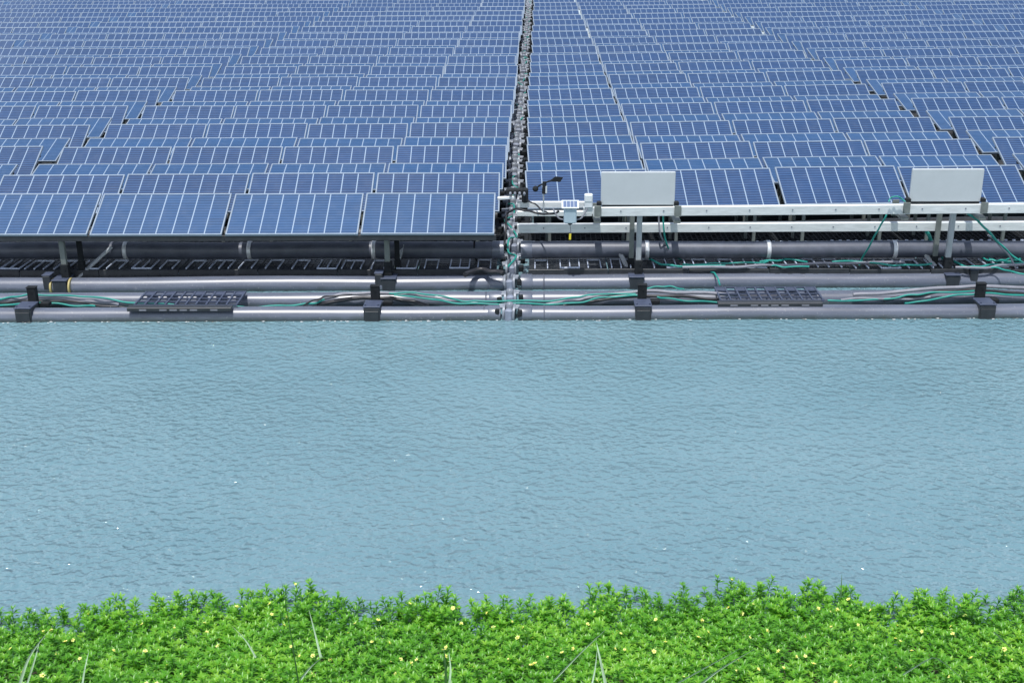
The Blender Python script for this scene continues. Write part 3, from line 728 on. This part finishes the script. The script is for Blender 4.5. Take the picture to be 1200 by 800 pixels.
# one long teal cable down the aisle
g = MB(); P = [Vector((XC-.05+.09*math.sin(i*1.9)+.04*math.sin(i*.7), 17.0+i*.42, .36+min(.3, i*.012)+.05*math.sin(i*2.6))) for i in range(150)]
g.tube(smooth_path(P, 4), .016, 6); tag(g.build('teal_cable', M['teal']), 'long teal cable winding along the centre line between the panel blocks', 'cable', 'cables along the pipes')

# glints of light modelled as white flecks, and scum, along the water line of the front pipe
g = MB()
for i in range(210):
    X = random.uniform(-8.6, 8.4); c = on(*P1, X); s = random.uniform(.004, .014)
    q = Vector((X, c.y-.134-random.uniform(-.005, .045), .003+s*.2))
    n = 6; ring = [q+Vector((math.cos(k*math.pi/3)*s*random.uniform(1, 2.4), math.sin(k*math.pi/3)*s*.8, 0)) for k in range(n)]
    g.add(ring+[q+Vector((0, 0, s*.5))], [(k, (k+1) % n, n) for k in range(n)], 0 if random.random() < .6 else 1)
tag(g.build('glint_flecks', [M['white'], M['dullpost']]), 'white flecks shaped as water glints, and dark scum, along the waterline of the front pipe', 'glint_flecks', kind='stuff')

# ------------------------------------------------------------------ bank and plants
edge_px = [(-300, 747), (0, 740), (100, 735), (180, 728), (270, 716), (350, 714), (420, 724), (520, 722), (600, 727), (700, 716), (850, 707), (960, 714), (1030, 729), (1100, 720), (1200, 712), (1500, 705)]
EX = np.array([at(x, y, .03).x for x, y in edge_px]); EY = np.array([at(x, y, .03).y for x, y in edge_px])
def edge(X): return float(np.interp(X, EX, EY)) + .03*math.sin(X*3.1)+.025*math.sin(X*7.3+1)
def ground_z(X, Y):
    d = edge(X)-Y
    return -.10+.32*d if d < .4 else .028+.30*(d-.4)
mb = MB(); nx, ny = 130, 50; xs = np.linspace(-14, 14, nx)
vs = []
for i in range(ny):
    d = -.35+(i/(ny-1))**1.6*16
    for X in xs:
        Y = edge(X)-d; vs.append((X, Y, ground_z(X, Y)+.02*math.sin(X*9+i)*math.cos(i*1.3+X*4)))
mb.add(vs, [(i*nx+j, (i+1)*nx+j, (i+1)*nx+j+1, i*nx+j+1) for i in range(ny-1) for j in range(nx-1)], 0, True)
M['soil'] = plain('damp_soil', (.07, .065, .035), .85, 0, .5, 5)
tag(mb.build('bank', M['soil']), kind='structure')

def leaf_material():
    mt, nt, b = new_mat('waterside_leaves')
    at_ = N(nt, 'ShaderNodeAttribute', attribute_name='tone')
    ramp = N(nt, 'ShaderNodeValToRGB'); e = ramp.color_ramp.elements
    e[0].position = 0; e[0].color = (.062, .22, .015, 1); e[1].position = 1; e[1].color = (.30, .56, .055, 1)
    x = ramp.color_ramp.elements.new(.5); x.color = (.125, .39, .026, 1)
    nt.links.new(at_.outputs['Fac'], ramp.inputs[0]); nt.links.new(ramp.outputs[0], b.inputs['Base Color'])
    b.inputs['Roughness'].default_value = .34; b.inputs['Specular IOR Level'].default_value = .5
    tr = N(nt, 'ShaderNodeBsdfTranslucent'); hs = N(nt, 'ShaderNodeHueSaturation'); hs.inputs['Value'].default_value = 1.5; hs.inputs['Hue'].default_value = .485
    nt.links.new(ramp.outputs[0], hs.inputs['Color']); nt.links.new(hs.outputs[0], tr.inputs['Color'])
    mx = N(nt, 'ShaderNodeMixShader'); mx.inputs[0].default_value = .42
    out = nt.nodes['Material Output']
    nt.links.new(b.outputs[0], mx.inputs[1]); nt.links.new(tr.outputs[0], mx.inputs[2]); nt.links.new(mx.outputs[0], out.inputs['Surface'])
    return mt
M['leaf'] = leaf_material()
LV, LF, LT = [], [], []
def add_leaf(base, az, el, L, Wd, tone, curl):
    d = np.array([math.cos(az)*math.cos(el), math.sin(az)*math.cos(el), math.sin(el)])
    s = np.array([-math.sin(az), math.cos(az), 0.]); n = np.cross(d, s)
    if n[2] < 0: n = -n
    o = len(LV)
    mid = base+d*L*.5+n*L*.06
    LV.extend([base, mid+s*Wd/2+n*Wd*.22, mid, mid-s*Wd/2+n*Wd*.22, base+d*L-n*L*curl])
    LF.extend([(o, o+2, o+1), (o, o+3, o+2), (o+1, o+2, o+4), (o+2, o+3, o+4)]); LT.extend([tone]*5)
stems = []
flower_spots = []
def plant(X, Y, h, tonebase, big=1.):
    z0 = max(ground_z(X, Y), -.03)
    ln = rng.uniform(-.28, .28, 2)*h
    top = np.array([X+ln[0], Y+ln[1], z0+h]); base = np.array([X, Y, z0])
    stems.append((base, top))
    nn = max(2, int(h/.036)); a0 = rng.uniform(0, 6.28)
    for j in range(nn):
        t = 1-j*.036/h
        if t < .22: break
        c = base+(top-base)*t
        k = 7 if j == 0 else 5 if j == 1 else 3
        for q in range(k):
            az = a0+q*6.283/k+j*2.4+rng.uniform(-.3, .3)
            el = (rng.uniform(.45, 1.0) if j == 0 else rng.uniform(.1, .6) if j < 3 else rng.uniform(-.3, .35))
            L = (rng.uniform(.038, .056) if j == 0 else rng.uniform(.048, .074))*big
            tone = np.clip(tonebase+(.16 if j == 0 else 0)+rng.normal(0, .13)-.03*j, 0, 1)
            add_leaf(c, az, el, L, L*rng.uniform(.27, .38), tone, rng.uniform(0, .14))
    return top
area_x = (-5.4, 5.5)
cnt = 0
while cnt < 8600:
    X = rng.uniform(*area_x); d = rng.uniform(-.16, 2.15) if rng.random() > .10 else rng.uniform(-.2, .2)
    Y = edge(X)-d
    cl_ = math.sin(X*2.3+Y*1.7)+math.sin(X*5.1-Y*4.3+2)+.8*math.sin(X*11+Y*9)
    if d < .12 and rng.random() < .45+.25*(cl_ < 0): continue
    h = rng.uniform(.07, .15)*(1+.10*cl_*.5)+(rng.uniform(.03, .09) if rng.random() < .10 else 0)
    if d < .25: h *= 1.15
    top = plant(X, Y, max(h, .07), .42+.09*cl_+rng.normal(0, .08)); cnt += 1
    if rng.random() < .062: flower_spots.append(top)
for _ in range(5200):             # thinner cover further along and behind
    X = rng.uniform(-11, 11); d = rng.uniform(-.1, 3.6)
    if abs(X) < 5.4 and d < 2.1: continue
    plant(X, edge(X)-d, rng.uniform(.08, .16), .44+rng.normal(0, .1), 1.35)
me = bpy.data.meshes.new('ground_cover')
LVn = np.array(LV, dtype=np.float32)
o0 = len(LVn); SV = []; SF = []
for b_, t_ in stems:
    o = o0+len(SV)
    for p_ in (b_, t_):
        for k in range(3): SV.append(p_+np.array([math.cos(k*2.094), math.sin(k*2.094), 0])*.0032)
    for k in range(3): j = (k+1) % 3; SF.append((o+k, o+j, o+3+j)); SF.append((o+k, o+3+j, o+3+k))
allv = np.vstack([LVn, np.array(SV, dtype=np.float32)]); allf = np.array(LF+SF, dtype=np.int32)
me.vertices.add(len(allv)); me.vertices.foreach_set('co', allv.ravel())
me.loops.add(allf.size); me.loops.foreach_set('vertex_index', allf.ravel())
me.polygons.add(len(allf)); me.polygons.foreach_set('loop_start', np.arange(0, allf.size, 3, dtype=np.int32)); me.polygons.foreach_set('loop_total', np.full(len(allf), 3, dtype=np.int32))
me.update(calc_edges=True)
ta = me.attributes.new('tone', 'FLOAT', 'POINT'); ta.data.foreach_set('value', np.concatenate([np.array(LT, dtype=np.float32), np.full(len(SV), .45, dtype=np.float32)]))
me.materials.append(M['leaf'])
gc = bpy.data.objects.new('ground_cover', me); col.objects.link(gc)
tag(gc, 'dense bright green leafy waterside plants covering the near bank', 'plants', kind='stuff')

# small yellow flowers
M['petal'] = plain('pale_yellow_petal', (.86, .84, .28), .5, 0, .12, 30)
M['pollen'] = plain('yellow_pollen', (.84, .72, .08), .6, 0, .15, 40)
g = MB()
for k in range(5):
    a = k*2*math.pi/5; d = Vector((math.cos(a), math.sin(a), 0)); s = Vector((-math.sin(a), math.cos(a), 0))
    g.add([d*.002, d*.010+s*.007+Vector((0, 0, .004)), d*.019+s*.005+Vector((0, 0, .005)), d*.017+Vector((0, 0, .006)), d*.019-s*.005+Vector((0, 0, .005)), d*.010-s*.007+Vector((0, 0, .004))],
          [(0, 5, 4, 3), (0, 3, 2, 1)], 0)
g.tube([(0, 0, .001), (0, 0, .006), (0, 0, .009)], [.005, .005, .001], 8, 1)
fl = g.build('yellow_flower', [M['petal'], M['pollen']]); first = True
for p_ in flower_spots[:460]:
    x, y, z = proj(p_)
    if not (-10 < x < 1210 and y < 812): continue
    o = fl if first else fl.copy()
    if not first: col.objects.link(o)
    first = False
    o.location = Vector(p_)+Vector((0, -.012, .022)); s = random.uniform(.6, 1.05); o.scale = (s, s, s)
    o.rotation_euler = (R(random.uniform(5, 55)), R(random.uniform(-25, 25)), random.uniform(0, 6))
    tag(o, 'small pale yellow flower open among the green waterside leaves', 'flower', 'yellow flowers among the waterside plants')

# long grass blades
M['blade'] = plain('pale_grass_blade', (.42, .58, .40), .35, 0, .25, 12)
M['bladedark'] = plain('dark_grass_stem', (.035, .11, .025), .5, 0, .25, 12)
def blade(pts, wd, lab, mat='blade', Y=None, name='tall_grass'):
    base = at(pts[0][0], pts[0][1], .72)
    Yb = base.y if Y is None else Y
    P = smooth_path([atY(x, y, Yb+.05*i) for i, (x, y) in enumerate(pts)], 6)
    g = MB(); n = len(P)
    vs = []
    for i, p in enumerate(P):
        t = (P[min(i+1, n-1)]-P[max(i-1, 0)]).normalized(); s = t.cross(Vector((0, 1, .4))).normalized()
        w_ = 1.15*wd*(1-.92*(i/(n-1))**1.5)/2
        vs += [p-s*w_, p+Vector((0, w_*.8, -.0)), p+s*w_]
    fs = []
    for i in range(n-1):
        a = i*3; fs += [(a, a+1, a+4, a+3), (a+1, a+2, a+5, a+4)]
    g.add(vs, fs, 0, True)
    o = g.build(name, M[mat]); tag(o, lab, 'grass', 'long grass blades on the bank')
blade([(20, 812), (34, 770), (56, 740)], .018, 'pale grass blade bending right, leftmost on the bank')
blade([(28, 812), (40, 775), (46, 752)], .012, 'thin grass blade beside the leftmost pale one')
blade([(95, 812), (99, 785), (104, 763)], .012, 'short upright pale grass blade near the left corner')
blade([(300, 770), (288, 750), (272, 733)], .016, 'pale grass blade leaning left in the left part of the bank')
blade([(352, 815), (344, 762), (337, 720), (330, 680)], .009, 'tall thin dark stem rising above the plants against the water', 'bladedark', name='tall_grass')
blade([(376, 770), (370, 745), (362, 714)], .016, 'upright yellow green grass blade right of the tall dark stem')
blade([(352, 796), (365, 780), (380, 768)], .016, 'pale grass blade leaning right below the yellow green one')
blade([(523, 815), (522, 780), (520, 758)], .018, 'thick dark upright grass stem in the middle of the bank', 'bladedark', name='tall_grass')
blade([(525, 812), (528, 785), (526, 764)], .014, 'pale blade beside the thick dark stem in the middle')
blade([(648, 798), (680, 765), (712, 735)], .014, 'long straight pale blade leaning right, left of the upright pair')
blade([(712, 812), (704, 775), (699, 752)], .018, 'broad upright pale blade of the pair right of the middle')
blade([(692, 808), (697, 785), (700, 760)], .012, 'narrow blade crossing the broad upright one')
blade([(790, 802), (830, 780), (870, 758)], .015, 'long pale blade leaning right in the right part of the bank')
blade([(820, 802), (845, 783), (884, 760)], .024, 'broad pale blade beside the long right leaning one')
blade([(1058, 790), (1085, 774), (1100, 772), (1128, 795)], .018, 'arching pale blade near the right corner')
blade([(1165, 740), (1178, 752), (1190, 764)], .012, 'short pale blade leaning left at the right edge')
blade([(985, 700), (986, 685), (986.5, 672)], .010, 'thin upright green blade at the water edge on the right', 'bladedark')
